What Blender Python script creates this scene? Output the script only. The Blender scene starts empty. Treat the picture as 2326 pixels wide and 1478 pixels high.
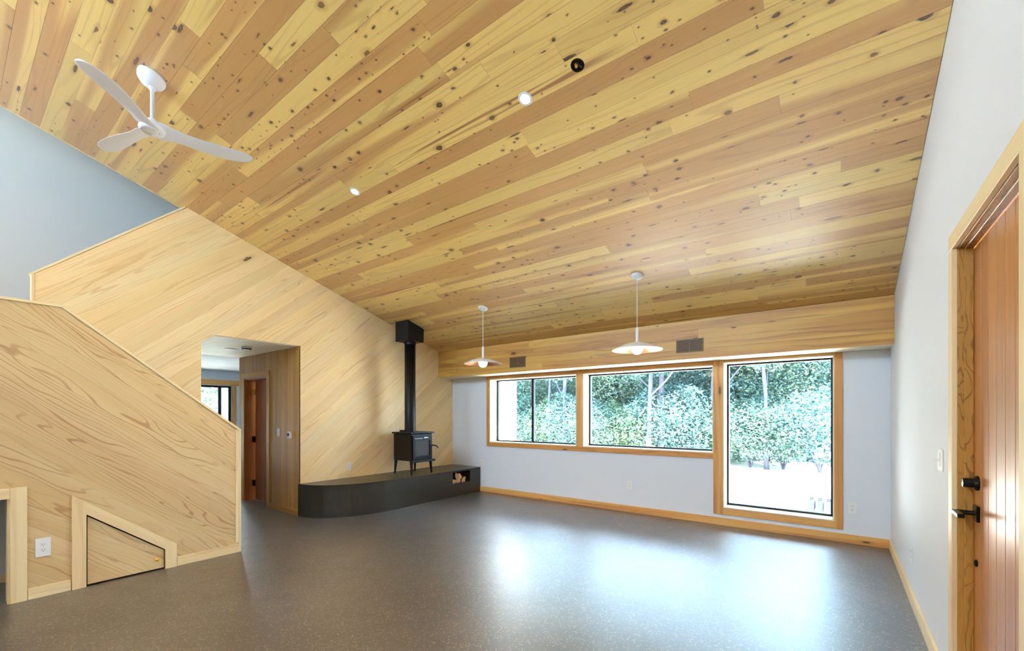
import bpy, bmesh, math, random
import numpy as np
from mathutils import Vector, Matrix

random.seed(7)
rng = np.random.default_rng(11)
S = bpy.context.scene
COL = S.collection

# ------------------------------------------------------------------ camera, sky, sun, exposure
cam = bpy.data.cameras.new('camera')
cam.sensor_width = 36.0
cam.lens = 36.0 * 979.73 / 2326.0
cam.shift_x, cam.shift_y = 0.00103, 0.08738
cam.clip_start, cam.clip_end = 0.02, 300
co = bpy.data.objects.new('camera', cam); COL.objects.link(co)
co.location = (0, 0, 1.4); co.rotation_euler = (math.pi / 2, 0, 0.647)
S.camera = co

SKY_COL, SKY_STR = (0.50, 0.74, 1.0), 26.0
w = bpy.data.worlds.new('sky'); S.world = w; w.use_nodes = True
bg = w.node_tree.nodes['Background']
bg.inputs[0].default_value = (*SKY_COL, 1); bg.inputs[1].default_value = SKY_STR

sl = bpy.data.lights.new('sun', 'SUN'); sl.energy = 95.0; sl.angle = math.radians(3); sl.color = (1.0, 0.97, 0.92)
so = bpy.data.objects.new('sun', sl); COL.objects.link(so)
so.rotation_euler = Vector((-0.38, 0.42, -0.82)).to_track_quat('-Z', 'Y').to_euler()

S.view_settings.view_transform = 'Standard'; S.view_settings.look = 'None'
S.view_settings.exposure = 0.08; S.view_settings.gamma = 1.0; S.view_settings.use_curve_mapping = False
WARM = (1.0, 0.72, 0.45)

# ------------------------------------------------------------------ helpers
def lin(r, g, b):
    f = lambda c: (c / 255) / 12.92 if c / 255 <= .04045 else ((c / 255 + .055) / 1.055) ** 2.4
    return (f(r), f(g), f(b), 1.0)

def wm(o):
    return wm(o.parent) @ o.matrix_parent_inverse @ o.matrix_basis if o.parent else o.matrix_basis.copy()

def link(name, data, parent=None, M=None):
    o = bpy.data.objects.new(name, data); COL.objects.link(o)
    if M is not None: o.matrix_basis = M
    if parent is not None:
        o.parent = parent; o.matrix_parent_inverse = wm(parent).inverted()
    return o

def bm_obj(name, bm, mat, parent=None, M=None, smooth=False):
    me = bpy.data.meshes.new(name)
    bmesh.ops.recalc_face_normals(bm, faces=bm.faces)
    if smooth:
        for f in bm.faces: f.smooth = True
    bm.to_mesh(me); bm.free()
    if mat: me.materials.append(mat)
    return link(name, me, parent, M)

def thing(name, label, cat, loc, group=None):
    o = link(name, None, None, Matrix.Translation(loc))
    o.empty_display_size = .05
    return tag(o, label, cat, group)

def tag(o, label, cat, group=None, kind=None):
    o['label'] = label; o['category'] = cat
    if group: o['group'] = group
    if kind: o['kind'] = kind
    return o

def structure(o, label=None, cat=None):
    o['kind'] = 'structure'
    if label: o['label'] = label
    if cat: o['category'] = cat
    return o

def tint(o, c=1.0, heart=.5, rgb=(1, 1, 1)):
    o.color = (c * rgb[0], c * rgb[1], c * rgb[2], heart); return o

def cuboid(bm, lo, hi):
    m = Matrix.Translation([(a + b) / 2 for a, b in zip(lo, hi)]) @ Matrix.Diagonal([b - a for a, b in zip(lo, hi)] + [1])
    return bmesh.ops.create_cube(bm, size=1, matrix=m)['verts']

def box(name, lo, hi, mat, parent=None, bevel=0.0, seg=1):
    """axis-aligned box whose local x runs along its longest side and z along its thinnest (grain follows)"""
    d = [hi[i] - lo[i] for i in range(3)]
    order = sorted(range(3), key=lambda i: -d[i])
    e = [Vector((1, 0, 0)), Vector((0, 1, 0)), Vector((0, 0, 1))]
    x, y = e[order[0]], e[order[1]]; z = x.cross(y)
    M = Matrix((x, y, z)).transposed().to_4x4(); M.translation = [(a + b) / 2 for a, b in zip(lo, hi)]
    bm = bmesh.new()
    bmesh.ops.create_cube(bm, size=1, matrix=Matrix.Diagonal((d[order[0]], d[order[1]], d[order[2]], 1)))
    if bevel: bmesh.ops.bevel(bm, geom=bm.edges[:], offset=bevel, segments=seg, affect='EDGES', profile=.5)
    return bm_obj(name, bm, mat, parent, M)

def plane_matrix(axis, pos):
    """2-D (a, b) -> world; axis 'X': (Y, Z) with normal +X; axis 'Y': (X, Z) with normal -Y; 'Z': (X, Y)"""
    if axis == 'X': c = ((0, 1, 0), (0, 0, 1), (1, 0, 0)); t = (pos, 0, 0)
    elif axis == 'Y': c = ((1, 0, 0), (0, 0, 1), (0, -1, 0)); t = (0, pos, 0)
    else: c = ((1, 0, 0), (0, 1, 0), (0, 0, 1)); t = (0, 0, pos)
    M = Matrix(c).transposed().to_4x4(); M.translation = t
    return M

def extrude_flat(bm, depth):
    """give every face of a flat (z = 0) mesh a depth towards -z"""
    r = bmesh.ops.extrude_face_region(bm, geom=bm.faces[:])
    for v in r['geom']:
        if isinstance(v, bmesh.types.BMVert): v.co.z -= depth

def prism(name, pts, axis, pos, depth, mat, parent=None):
    bm = bmesh.new(); bm.faces.new([bm.verts.new((a, b, 0)) for a, b in pts])
    extrude_flat(bm, depth)
    return bm_obj(name, bm, mat, parent, plane_matrix(axis, pos))

def holed(name, rect, holes, axis, pos, depth, mat, parent=None):
    a0, b0, a1, b1 = rect
    A = sorted({a0, a1, *[h[0] for h in holes], *[h[2] for h in holes]})
    B = sorted({b0, b1, *[h[1] for h in holes], *[h[3] for h in holes]})
    bm = bmesh.new(); V = {}
    def v(i, j):
        if (i, j) not in V: V[i, j] = bm.verts.new((A[i], B[j], 0))
        return V[i, j]
    for i in range(len(A) - 1):
        for j in range(len(B) - 1):
            ca, cb = (A[i] + A[i + 1]) / 2, (B[j] + B[j + 1]) / 2
            if any(h[0] < ca < h[2] and h[1] < cb < h[3] for h in holes): continue
            bm.faces.new((v(i, j), v(i + 1, j), v(i + 1, j + 1), v(i, j + 1)))
    extrude_flat(bm, depth)
    return bm_obj(name, bm, mat, parent, plane_matrix(axis, pos))

def clad(parent, pts, axis, pos, angle, width, depth, mat, gap=.0009, phase=0.0, tone=None, name='plank'):
    """cover a flat polygon with separate boards laid at an angle; each board is its own mesh, local x along it"""
    ca, sa = math.cos(angle), math.sin(angle)
    P = plane_matrix(axis, pos); R = Matrix.Rotation(angle, 4, 'Z')
    t = [-sa * a + ca * b for a, b in pts]
    k0, k1 = math.floor((min(t) - phase) / width), math.ceil((max(t) - phase) / width)
    for k in range(k0, k1):
        lo, hi = phase + k * width + gap / 2, phase + (k + 1) * width - gap / 2
        bm = bmesh.new(); bm.faces.new([bm.verts.new((ca * a + sa * b, -sa * a + ca * b, 0)) for a, b in pts])
        bm.normal_update(); bmesh.ops.triangulate(bm, faces=bm.faces[:], ngon_method='EAR_CLIP')
        for d, cl_in in ((lo, True), (hi, False)):
            bmesh.ops.bisect_plane(bm, geom=bm.verts[:] + bm.edges[:] + bm.faces[:], plane_co=(0, d, 0), plane_no=(0, 1, 0),
                                   clear_inner=cl_in, clear_outer=not cl_in)
        if not bm.faces: bm.free(); continue
        bmesh.ops.remove_doubles(bm, verts=bm.verts[:], dist=1e-5)
        bmesh.ops.dissolve_limit(bm, angle_limit=.01, verts=bm.verts[:], edges=bm.edges[:])
        # separate islands (a board interrupted by an opening is two boards)
        todo = set(bm.faces); isl = []
        while todo:
            st = [todo.pop()]; grp = set(st)
            while st:
                f = st.pop()
                for e in f.edges:
                    for g in e.link_faces:
                        if g in todo: todo.discard(g); grp.add(g); st.append(g)
            isl.append([[tuple(v.co) for v in f.verts] for f in grp])
        bm.free()
        for polys in isl:
            cs = [c for p in polys for c in p]
            cx = (min(c[0] for c in cs) + max(c[0] for c in cs)) / 2; cy = (lo + hi) / 2
            if max(c[0] for c in cs) - min(c[0] for c in cs) < .012: continue
            b2 = bmesh.new(); vm = {}
            for p in polys:
                vs = []
                for c in p:
                    key = (round(c[0], 5), round(c[1], 5))
                    if key not in vm: vm[key] = b2.verts.new((c[0] - cx, c[1] - cy, 0))
                    vs.append(vm[key])
                try: b2.faces.new(vs)
                except ValueError: pass
            extrude_flat(b2, depth)
            o = bm_obj(name, b2, mat, parent, P @ R @ Matrix.Translation((cx, cy, 0)))
            if tone: tone(o)

def lathe(bm, prof, seg=24, M=None, close=False):
    rings = []
    for r, z in prof:
        if r < 1e-6: rings.append([bm.verts.new((0, 0, z))])
        else: rings.append([bm.verts.new((r * math.cos(2 * math.pi * i / seg), r * math.sin(2 * math.pi * i / seg), z)) for i in range(seg)])
    for a, b in zip(rings, rings[1:]):
        for i in range(seg):
            j = (i + 1) % seg
            if len(a) == 1 and len(b) == 1: continue
            if len(a) == 1: bm.faces.new((a[0], b[i], b[j]))
            elif len(b) == 1: bm.faces.new((a[i], a[j], b[0]))
            else: bm.faces.new((a[i], a[j], b[j], b[i]))
    for r in (rings[0], rings[-1]):
        if len(r) > 1 and close: bm.faces.new(r)
    if M is not None: bmesh.ops.transform(bm, matrix=M, verts=[v for r in rings for v in r])

def tube(bm, pts, r, seg=8):
    """round tube along points; r a number or one radius per point"""
    pts = [Vector(p) for p in pts]; n = len(pts); rr = r if isinstance(r, (list, tuple)) else [r] * n
    prev = None; up = None
    for i, p in enumerate(pts):
        d = (pts[min(i + 1, n - 1)] - pts[max(i - 1, 0)]).normalized()
        if up is None: up = Vector((0, 0, 1)) if abs(d.z) < .9 else Vector((1, 0, 0))
        u = d.cross(up).normalized(); v = u.cross(d).normalized(); up = v
        ring = [bm.verts.new(p + rr[i] * (math.cos(2 * math.pi * k / seg) * u + math.sin(2 * math.pi * k / seg) * v)) for k in range(seg)]
        if prev:
            for k in range(seg): bm.faces.new((prev[k], prev[(k + 1) % seg], ring[(k + 1) % seg], ring[k]))
        else: bm.faces.new(ring[::-1])
        prev = ring
    bm.faces.new(prev)

# ------------------------------------------------------------------ materials
class N:
    def __init__(s, name):
        s.m = bpy.data.materials.new(name); s.m.use_nodes = True; s.t = s.m.node_tree
        s.p = s.t.nodes['Principled BSDF']
    def n(s, typ, **kw):
        nd = s.t.nodes.new(typ)
        for k, v in kw.items():
            if k.startswith('_'): setattr(nd, k[1:], v)
        return nd
    def set(s, sock, val):
        if hasattr(val, 'links') or isinstance(val, bpy.types.NodeSocket): s.t.links.new(val, sock)
        else: sock.default_value = val
    def math(s, op, a, b=0.0, c=0.0, clamp=False):
        nd = s.n('ShaderNodeMath', _operation=op, _use_clamp=clamp)
        for i, v in enumerate((a, b, c)): s.set(nd.inputs[i], v)
        return nd.outputs[0]
    def vmath(s, op, a, b):
        nd = s.n('ShaderNodeVectorMath', _operation=op)
        s.set(nd.inputs[0], a); s.set(nd.inputs[1], b); return nd.outputs[0]
    def mix(s, fac, a, b, mode='MIX'):
        nd = s.n('ShaderNodeMix', _data_type='RGBA', _blend_type=mode)
        s.set(nd.inputs[0], fac); s.set(nd.inputs[6], a); s.set(nd.inputs[7], b); return nd.outputs[2]
    def noise(s, vec, scale=1.0, detail=2.0, rough=.5, dist=0.0, dim='3D'):
        nd = s.n('ShaderNodeTexNoise', _noise_dimensions=dim)
        s.set(nd.inputs['Vector'], vec); nd.inputs['Scale'].default_value = scale; nd.inputs['Detail'].default_value = detail
        nd.inputs['Roughness'].default_value = rough; nd.inputs['Distortion'].default_value = dist
        return nd.outputs[0]
    def step(s, v, lo, hi):
        nd = s.n('ShaderNodeMapRange', _interpolation_type='SMOOTHSTEP')
        s.set(nd.inputs[0], v); s.set(nd.inputs[1], lo); s.set(nd.inputs[2], hi); return nd.outputs[0]
    def bump(s, h, strength=.1, dist=.002):
        nd = s.n('ShaderNodeBump'); nd.inputs['Strength'].default_value = strength; nd.inputs['Distance'].default_value = dist
        s.set(nd.inputs['Height'], h); s.t.links.new(nd.outputs[0], s.p.inputs['Normal'])

def plain(name, col, rough=.5, metal=0.0, spec=.5, noise=.0, emit=None, estr=0.0, bump=0.0, nscale=30):
    m = N(name)
    m.p.inputs['Roughness'].default_value = rough; m.p.inputs['Metallic'].default_value = metal
    m.p.inputs['Specular IOR Level'].default_value = spec
    tc = m.n('ShaderNodeTexCoord').outputs['Object']
    nz = m.noise(tc, nscale, 3)
    k = m.math('MULTIPLY_ADD', nz, noise * 2, 1 - noise)
    m.set(m.p.inputs['Base Color'], m.mix(1.0, col, k, 'MULTIPLY'))
    if bump: m.bump(nz, bump, .001)
    if emit:
        m.p.inputs['Emission Color'].default_value = emit; m.p.inputs['Emission Strength'].default_value = estr
    return m.m

def wood(name, sap, heart, line, knot=lin(84, 48, 28), hb=.5, hsoft=.06, lines=.5, lk=26., knots=.0, kx=4.5, ky=6.5, fiber=.1,
         rough=.42, streak=.0, spec=.5, gx=.5, gy=6.0, coat=0.0, crough=.12, lt=.35, det=2.5, gd=.3, ga=2.6, rich=False, hx=.42, hy=7.5, k0=.03, k1=.13, kp=3.0):
    m = N(name)
    tc = m.n('ShaderNodeTexCoord').outputs['Object']
    oi = m.n('ShaderNodeObjectInfo')
    rnd = oi.outputs['Random']
    off = m.n('ShaderNodeCombineXYZ')
    m.set(off.inputs[0], m.math('MULTIPLY', rnd, 71.3)); m.set(off.inputs[1], m.math('MULTIPLY', rnd, 37.7)); m.set(off.inputs[2], m.math('MULTIPLY', rnd, 53.1))
    v = m.vmath('ADD', tc, off.outputs[0])
    # sapwood / heartwood split inside a board; the object colour's alpha leans a board to one or the other
    a = m.noise(m.vmath('MULTIPLY', v, (hx, hy, 3.)), 1.0, 1.5, .4)
    a = m.math('ADD', a, m.math('MULTIPLY', m.math('SUBTRACT', oi.outputs['Alpha'], .5), .7))
    hm = m.step(a, hb - hsoft, hb + hsoft)
    col = m.mix(hm, sap, heart)
    # growth-ring figure: contour lines of a stretched noise
    g = m.noise(m.vmath('MULTIPLY', v, (gx, gy, gy)), 1.0, det, .5, gd)
    sx = m.n('ShaderNodeSeparateXYZ'); m.set(sx.inputs[0], v)
    g = m.math('MULTIPLY_ADD', sx.outputs[1], ga, g)
    s = m.math('SINE', m.math('MULTIPLY', g, lk * 6.28 / 4))
    fade = m.step(m.noise(m.vmath('MULTIPLY', v, (.8, 5, 5)), 1.0, 2.0), .38, .62)
    lm = m.math('MULTIPLY', m.step(s, lt, 1.0), m.math('MULTIPLY_ADD', fade, lines * .8, lines * .2))
    col = m.mix(lm, col, line)
    # fibre
    f = m.noise(m.vmath('MULTIPLY', v, (2.2, 95., 95.)), 1.0, 3.0, .6)
    col = m.mix(1.0, col, m.math('MULTIPLY_ADD', f, fiber * 2, 1 - fiber), 'MULTIPLY')
    if streak:
        q = m.noise(m.vmath('MULTIPLY', v, (.55, 24., 10.)), 1.0, 2.0, .5)
        q2 = m.step(m.noise(m.vmath('MULTIPLY', v, (.5, 4., 4.)), 1.0, 1.0), .55, .68)
        col = m.mix(m.math('MULTIPLY', m.math('MULTIPLY', m.step(q, .58, .70), q2), streak), col, line)
    if knots:
        wob = m.n('ShaderNodeTexNoise'); m.set(wob.inputs['Vector'], v); wob.inputs['Scale'].default_value = 26.; wob.inputs['Detail'].default_value = 2.
        jit = m.vmath('MULTIPLY', m.vmath('SUBTRACT', wob.outputs['Color'], (.5, .5, .5)), (.14, .14, 0))
        layers = [(kx, ky, knots, k0, k1, kp, None)]
        if rich:   # narrow spike knots along the board, and clusters of pin knots on some boards
            gate = m.step(m.noise(m.vmath('MULTIPLY', v, (.7, 3, 3)), 1.0, 1.0), .54, .60)
            layers += [(2.6, 13., .16, .05, .11, 2.0, None), (9., 15., .5, .06, .13, 2.5, gate)]
        for ax_, ay_, pr_, r0_, r1_, rp_, gt in layers:
            vv = m.vmath('ADD', m.vmath('MULTIPLY', v, (ax_, ay_, 0.0)), jit)
            vo = m.n('ShaderNodeTexVoronoi', _voronoi_dimensions='2D'); m.set(vo.inputs['Vector'], vv); vo.inputs['Scale'].default_value = 1.0
            sep = m.n('ShaderNodeSeparateColor'); m.set(sep.inputs[0], vo.outputs['Color'])
            on = m.math('GREATER_THAN', sep.outputs[0], 1 - pr_)
            if gt is not None: on = m.math('MULTIPLY', on, gt)
            r = m.math('MULTIPLY', m.math('MULTIPLY_ADD', m.math('POWER', sep.outputs[1], rp_), r1_, r0_), on)
            d = vo.outputs['Distance']
            halo = m.math('MULTIPLY', m.math('SUBTRACT', 1.0, m.step(d, m.math('MULTIPLY', r, .8), m.math('MULTIPLY_ADD', r, 2.4, .0001))), .38)
            col = m.mix(halo, col, line)
            km = m.math('SUBTRACT', 1.0, m.step(d, m.math('MULTIPLY', r, .72), m.math('MULTIPLY_ADD', r, 1.0, .0001)))
            kc = m.mix(m.step(d, 0.0, m.math('MULTIPLY_ADD', r, .9, .0001)), m.mix(.35, knot, line), knot)
            col = m.mix(m.math('MULTIPLY', km, m.math('MULTIPLY_ADD', sep.outputs[2], .2, .78)), col, kc)
    col = m.mix(1.0, col, oi.outputs['Color'], 'MULTIPLY')
    m.set(m.p.inputs['Base Color'], col)
    m.set(m.p.inputs['Roughness'], m.math('MULTIPLY_ADD', f, .1, rough - .05))
    m.p.inputs['Specular IOR Level'].default_value = spec
    if coat: m.p.inputs['Coat Weight'].default_value = coat; m.p.inputs['Coat Roughness'].default_value = crough
    m.bump(f, .06, .001)
    return m.m

M_CEIL = wood('knotty_pine_ceiling', lin(238, 201, 118), lin(206, 156, 90), lin(160, 100, 52), knot=lin(66, 36, 24), hb=.5, hsoft=.05, lines=.24, lk=26, lt=.55, det=1.2, knots=.42,
              kx=5.2, ky=7.5, fiber=.07, rough=.38, streak=.9, spec=.7, coat=.9, crough=.34, rich=True, hx=.24, hy=5.2, k0=.035, k1=.14, kp=3.0)
M_PALE = wood('pale_pine_boards', lin(250, 222, 168), lin(246, 212, 154), lin(214, 158, 106), hb=.5, hsoft=.2, lines=.42, lk=44, lt=.5, det=1.5, gd=.1, knots=.03, kx=1.4, ky=5,
              fiber=.05, rough=.5, streak=.3, gx=.5, gy=7)
M_STAIR = wood('figured_pine_boards', lin(222, 193, 142), lin(215, 181, 129), lin(168, 112, 70), hb=.5, hsoft=.2, lines=.6, lk=46, lt=.62, det=2.0, gd=.05, fiber=.06, rough=.5,
               gx=.8, gy=5.0, streak=.3, ga=2.2)
M_TRIM = wood('window_trim_pine', lin(230, 174, 100), lin(214, 150, 82), lin(160, 100, 52), lines=.4, lk=18, knots=.22, kx=2.2, ky=9, fiber=.08, rough=.42)
M_SOFFIT = wood('soffit_pine', lin(222, 172, 82), lin(206, 150, 72), lin(160, 104, 54), hb=.55, lines=.5, lk=16, knots=.16, kx=2.5, ky=6, fiber=.08, rough=.42, streak=.3)
M_TPALE = wood('pale_pine_trim', lin(238, 214, 166), lin(234, 204, 154), lin(206, 156, 106), lines=.3, lk=14, fiber=.06, rough=.48)
M_LINER = wood('window_liner_wood', lin(244, 232, 206), lin(240, 226, 196), lin(220, 190, 150), lines=.15, fiber=.04, rough=.5)
M_HALL = wood('hall_pine_boards', lin(186, 136, 52), lin(170, 120, 42), lin(128, 84, 28), lines=.4, lk=14, fiber=.08, rough=.5)
M_DOOR = wood('fir_door_boards', lin(192, 132, 76), lin(180, 118, 64), lin(148, 90, 46), lines=.25, lk=20, fiber=.08, rough=.4, gx=.3, gy=9, spec=.35, coat=.1, crough=.2)
M_JAMB = wood('figured_jamb_wood', lin(186, 134, 62), lin(172, 118, 50), lin(122, 76, 26), lines=.7, lk=40, lt=.5, fiber=.1, rough=.42, gx=3.0, gy=9, knots=.1, kx=2, ky=6)
M_HDOOR = wood('red_brown_door', lin(172, 102, 48), lin(160, 90, 40), lin(126, 66, 28), lines=.2, fiber=.08, rough=.4)
M_BACK = plain('board_backing', lin(150, 110, 64), .8)
M_WHITE = plain('white_wall_paint', lin(230, 232, 236), .62, spec=.35, noise=.01, nscale=4)
M_GREY = plain('pale_grey_wall_paint', lin(214, 215, 211), .7, spec=.3, noise=.01, nscale=4)
M_ENAM = plain('white_enamel', lin(240, 240, 240), .32, spec=.5)
M_FAN = plain('matt_white_fan', lin(232, 232, 236), .5, spec=.4, noise=.02, nscale=60)
M_PLATE = plain('white_plastic', lin(240, 239, 236), .4)
M_SLOT = plain('dark_slot', lin(60, 58, 56), .6)
M_IRON = plain('black_stove_iron', lin(11, 12, 14), .42, spec=.3, noise=.15, bump=.15, nscale=120)
M_PIPE = plain('black_flue_pipe', lin(10, 10, 11), .45, spec=.3)
M_BLK = plain('black_window_frame', lin(16, 17, 19), .4)
M_HARD = plain('black_hardware', lin(14, 14, 15), .3, metal=.3)
M_BRASS = plain('aged_brass', lin(232, 176, 66), .35, metal=.3)
M_STEEL = plain('polished_edge', lin(200, 205, 215), .2, metal=1.0)
M_COPPER = plain('copper_shade_inside', lin(214, 140, 96), .28, metal=1.0)
M_GLOBE = plain('lit_globe', lin(255, 244, 226), .4, emit=(1, .86, .68, 1), estr=5.0)
M_LAMP = plain('lit_downlight_lens', lin(255, 250, 240), .4, emit=(1, .88, .74, 1), estr=22.0)
M_VENT = plain('brown_vent_metal', lin(128, 98, 56), .45, noise=.05)
M_VDARK = plain('vent_shadow', lin(46, 34, 20), .8)
M_CAN = plain('dark_can_metal', lin(52, 36, 26), .6)
M_SAND = plain('pale_sand_ground', lin(226, 216, 202), .95, noise=.12, nscale=.8, bump=.3)
M_BARK = plain('grey_tree_bark', lin(66, 66, 78), .9, noise=.25, nscale=9, bump=.4)
M_SIDING = plain('white_siding', lin(240, 240, 240), .6)
M_CMU = plain('grey_concrete_block', lin(28, 33, 48), .9, noise=.12, nscale=40)
M_BARKLOG = plain('log_bark', lin(92, 66, 46), .9, noise=.3, nscale=30, bump=.5)
M_SPLIT = plain('split_log_face', lin(222, 176, 130), .7, noise=.15, nscale=25)
M_STONE = plain('pale_debris', lin(150, 140, 128), .9)

def leafmat(name, c1, c2):
    m = N(name)
    geo = m.n('ShaderNodeNewGeometry').outputs['Random Per Island']
    col = m.mix(geo, c1, c2)
    m.t.nodes.remove(m.p)
    d = m.n('ShaderNodeBsdfDiffuse'); t = m.n('ShaderNodeBsdfTranslucent'); mx = m.n('ShaderNodeMixShader')
    m.set(d.inputs[0], col); m.set(t.inputs[0], col); mx.inputs[0].default_value = .55
    m.t.links.new(d.outputs[0], mx.inputs[1]); m.t.links.new(t.outputs[0], mx.inputs[2])
    m.t.links.new(mx.outputs[0], m.t.nodes['Material Output'].inputs[0])
    return m.m
M_LEAF = [leafmat('leaf_green', (.035, .085, .07, 1), (.18, .275, .24, 1)), leafmat('leaf_blue_green', (.03, .08, .08, 1), (.16, .255, .255, 1)),
          leafmat('leaf_light_green', (.06, .13, .08, 1), (.24, .33, .22, 1))]

def glass():
    m = N('window_glass'); m.t.nodes.remove(m.p)
    tr = m.n('ShaderNodeBsdfTransparent'); gl = m.n('ShaderNodeBsdfGlossy'); gl.inputs['Roughness'].default_value = .02
    tr.inputs[0].default_value = (.97, .985, .98, 1)
    fr = m.n('ShaderNodeFresnel'); fr.inputs[0].default_value = 1.4
    mx = m.n('ShaderNodeMixShader'); m.t.links.new(fr.outputs[0], mx.inputs[0])
    m.t.links.new(tr.outputs[0], mx.inputs[1]); m.t.links.new(gl.outputs[0], mx.inputs[2])
    m.t.links.new(mx.outputs[0], m.t.nodes['Material Output'].inputs[0])
    return m.m
M_GLASS = glass()
M_SGLASS = plain('dark_stove_glass', lin(70, 70, 72), .16, spec=.7)

def concrete_floor():
    m = N('polished_aggregate_concrete')
    tc = m.n('ShaderNodeTexCoord').outputs['Object']
    big = m.noise(tc, .9, 4, .6, .4); mid = m.noise(tc, 5, 4, .65)
    vo = m.n('ShaderNodeTexVoronoi'); m.set(vo.inputs['Vector'], tc); vo.inputs['Scale'].default_value = 82
    sep = m.n('ShaderNodeSeparateColor'); m.set(sep.inputs[0], vo.outputs['Color'])
    base = m.mix(m.step(big, .32, .68), lin(52, 44, 39), lin(80, 71, 66))
    base = m.mix(m.math('MULTIPLY', m.step(mid, .42, .75), .8), base, lin(54, 46, 38))
    stone = m.mix(sep.outputs[1], lin(150, 124, 94), lin(170, 160, 150))
    sm = m.math('MULTIPLY', m.math('GREATER_THAN', sep.outputs[0], .72), m.math('SUBTRACT', 1.0, m.step(vo.outputs['Distance'], .25, .55)))
    col = m.mix(m.math('MULTIPLY', sm, .75), base, stone)
    dk = m.math('MULTIPLY', m.math('LESS_THAN', sep.outputs[0], .22), m.math('SUBTRACT', 1.0, m.step(vo.outputs['Distance'], .25, .55)))
    col = m.mix(m.math('MULTIPLY', dk, .6), col, lin(40, 34, 30))
    m.set(m.p.inputs['Base Color'], col)
    m.set(m.p.inputs['Roughness'], m.math('MULTIPLY_ADD', mid, .16, .32))
    m.p.inputs['Specular IOR Level'].default_value = .9
    m.p.inputs['Coat Weight'].default_value = 1.0; m.p.inputs['Coat Roughness'].default_value = .42; m.p.inputs['Coat IOR'].default_value = 1.75
    return m.m
M_FLOOR = concrete_floor()

def hearth_mat():
    m = N('dark_mosaic_hearth')
    tc = m.n('ShaderNodeTexCoord').outputs['UV']
    br = m.n('ShaderNodeTexBrick', _offset=0.0); m.set(br.inputs['Vector'], tc)
    br.inputs['Color1'].default_value = lin(40, 34, 20); br.inputs['Color2'].default_value = lin(35, 30, 18); br.inputs['Mortar'].default_value = lin(26, 23, 14)
    br.inputs['Scale'].default_value = 1.0; br.inputs['Mortar Size'].default_value = .0025; br.inputs['Brick Width'].default_value = .05; br.inputs['Row Height'].default_value = .025
    m.set(m.p.inputs['Base Color'], br.outputs[0]); m.p.inputs['Roughness'].default_value = .4; m.p.inputs['Specular IOR Level'].default_value = .5
    m.p.inputs['Coat Weight'].default_value = .4; m.p.inputs['Coat Roughness'].default_value = .36; m.p.inputs['Coat IOR'].default_value = 1.6
    m.bump(m.math('SUBTRACT', 1.0, br.outputs[1]), .25, .001)
    return m.m
M_HEARTH = hearth_mat()
M_HTOP = plain('dark_concrete_top', lin(54, 46, 30), .3, spec=.7, noise=.12, nscale=6)

# ------------------------------------------------------------------ key planes (metres; camera over the origin, eye height 1.4)
XR, XS, XF, XG = .45, -4.89, -5.95, -7.05          # right wall, stair wall face, hearth wall face, loft wall
YW, YSOF, ZSOF = 6.0, 5.62, 2.095                  # window wall, soffit front, soffit underside
PITCH, ZC = .3076, 4.306
def zc(y): return ZC - PITCH * y
SL = math.atan(PITCH)
A_UP, A_DN = math.radians(40.0), math.radians(-38.55)

# ------------------------------------------------------------------ large structure
floor = structure(box('floor', (-10.95, -3.2, -.25), (.65, 6.25, 0), M_FLOOR), 'polished grey-brown concrete floor with speckled aggregate')
# keep the floor texture in metres on the world axes
W1 = (-5.006, .91, -3.241, 2.045); W2 = (-3.134, .91, -1.265, 2.045); W3 = (-1.152, .222, -.023, 2.07)
wall_window = structure(holed('wall_front', (-5.95, 0, .45, 2.6), [W1, W2, W3], 'Y', YW, .26, M_WHITE), 'white wall with three windows under the wooden soffit')
DY0, DY1, DZ = 1.934, 2.858, 2.175
wr = [(-3.2, 0), (DY0 - .021, 0), (DY0 - .021, DZ + .021), (DY1 + .021, DZ + .021), (DY1 + .021, 0), (6.26, 0), (6.26, zc(6.26) + .03), (-3.2, zc(-3.2) + .03)]
wall_right = structure(prism('wall_right', wr, 'X', XR, -.2, M_WHITE), 'bright white wall with the fir entry door')
wall_back = structure(holed('wall_back', (-7.2, 0, .65, 5.6), [(-6.95, 3.95, -4.95, 5.15), (-4.4, 3.5, -1.2, 4.5)], 'Y', -3.2, -.2, M_WHITE))  # high openings added out of view to let daylight in as fill
structure(box('added_sun_eave', (-7.4, -4.05, 5.28), (.9, -3.3, 5.42), M_WHITE))  # unseen eave, added to limit the sun entering the back openings
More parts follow.
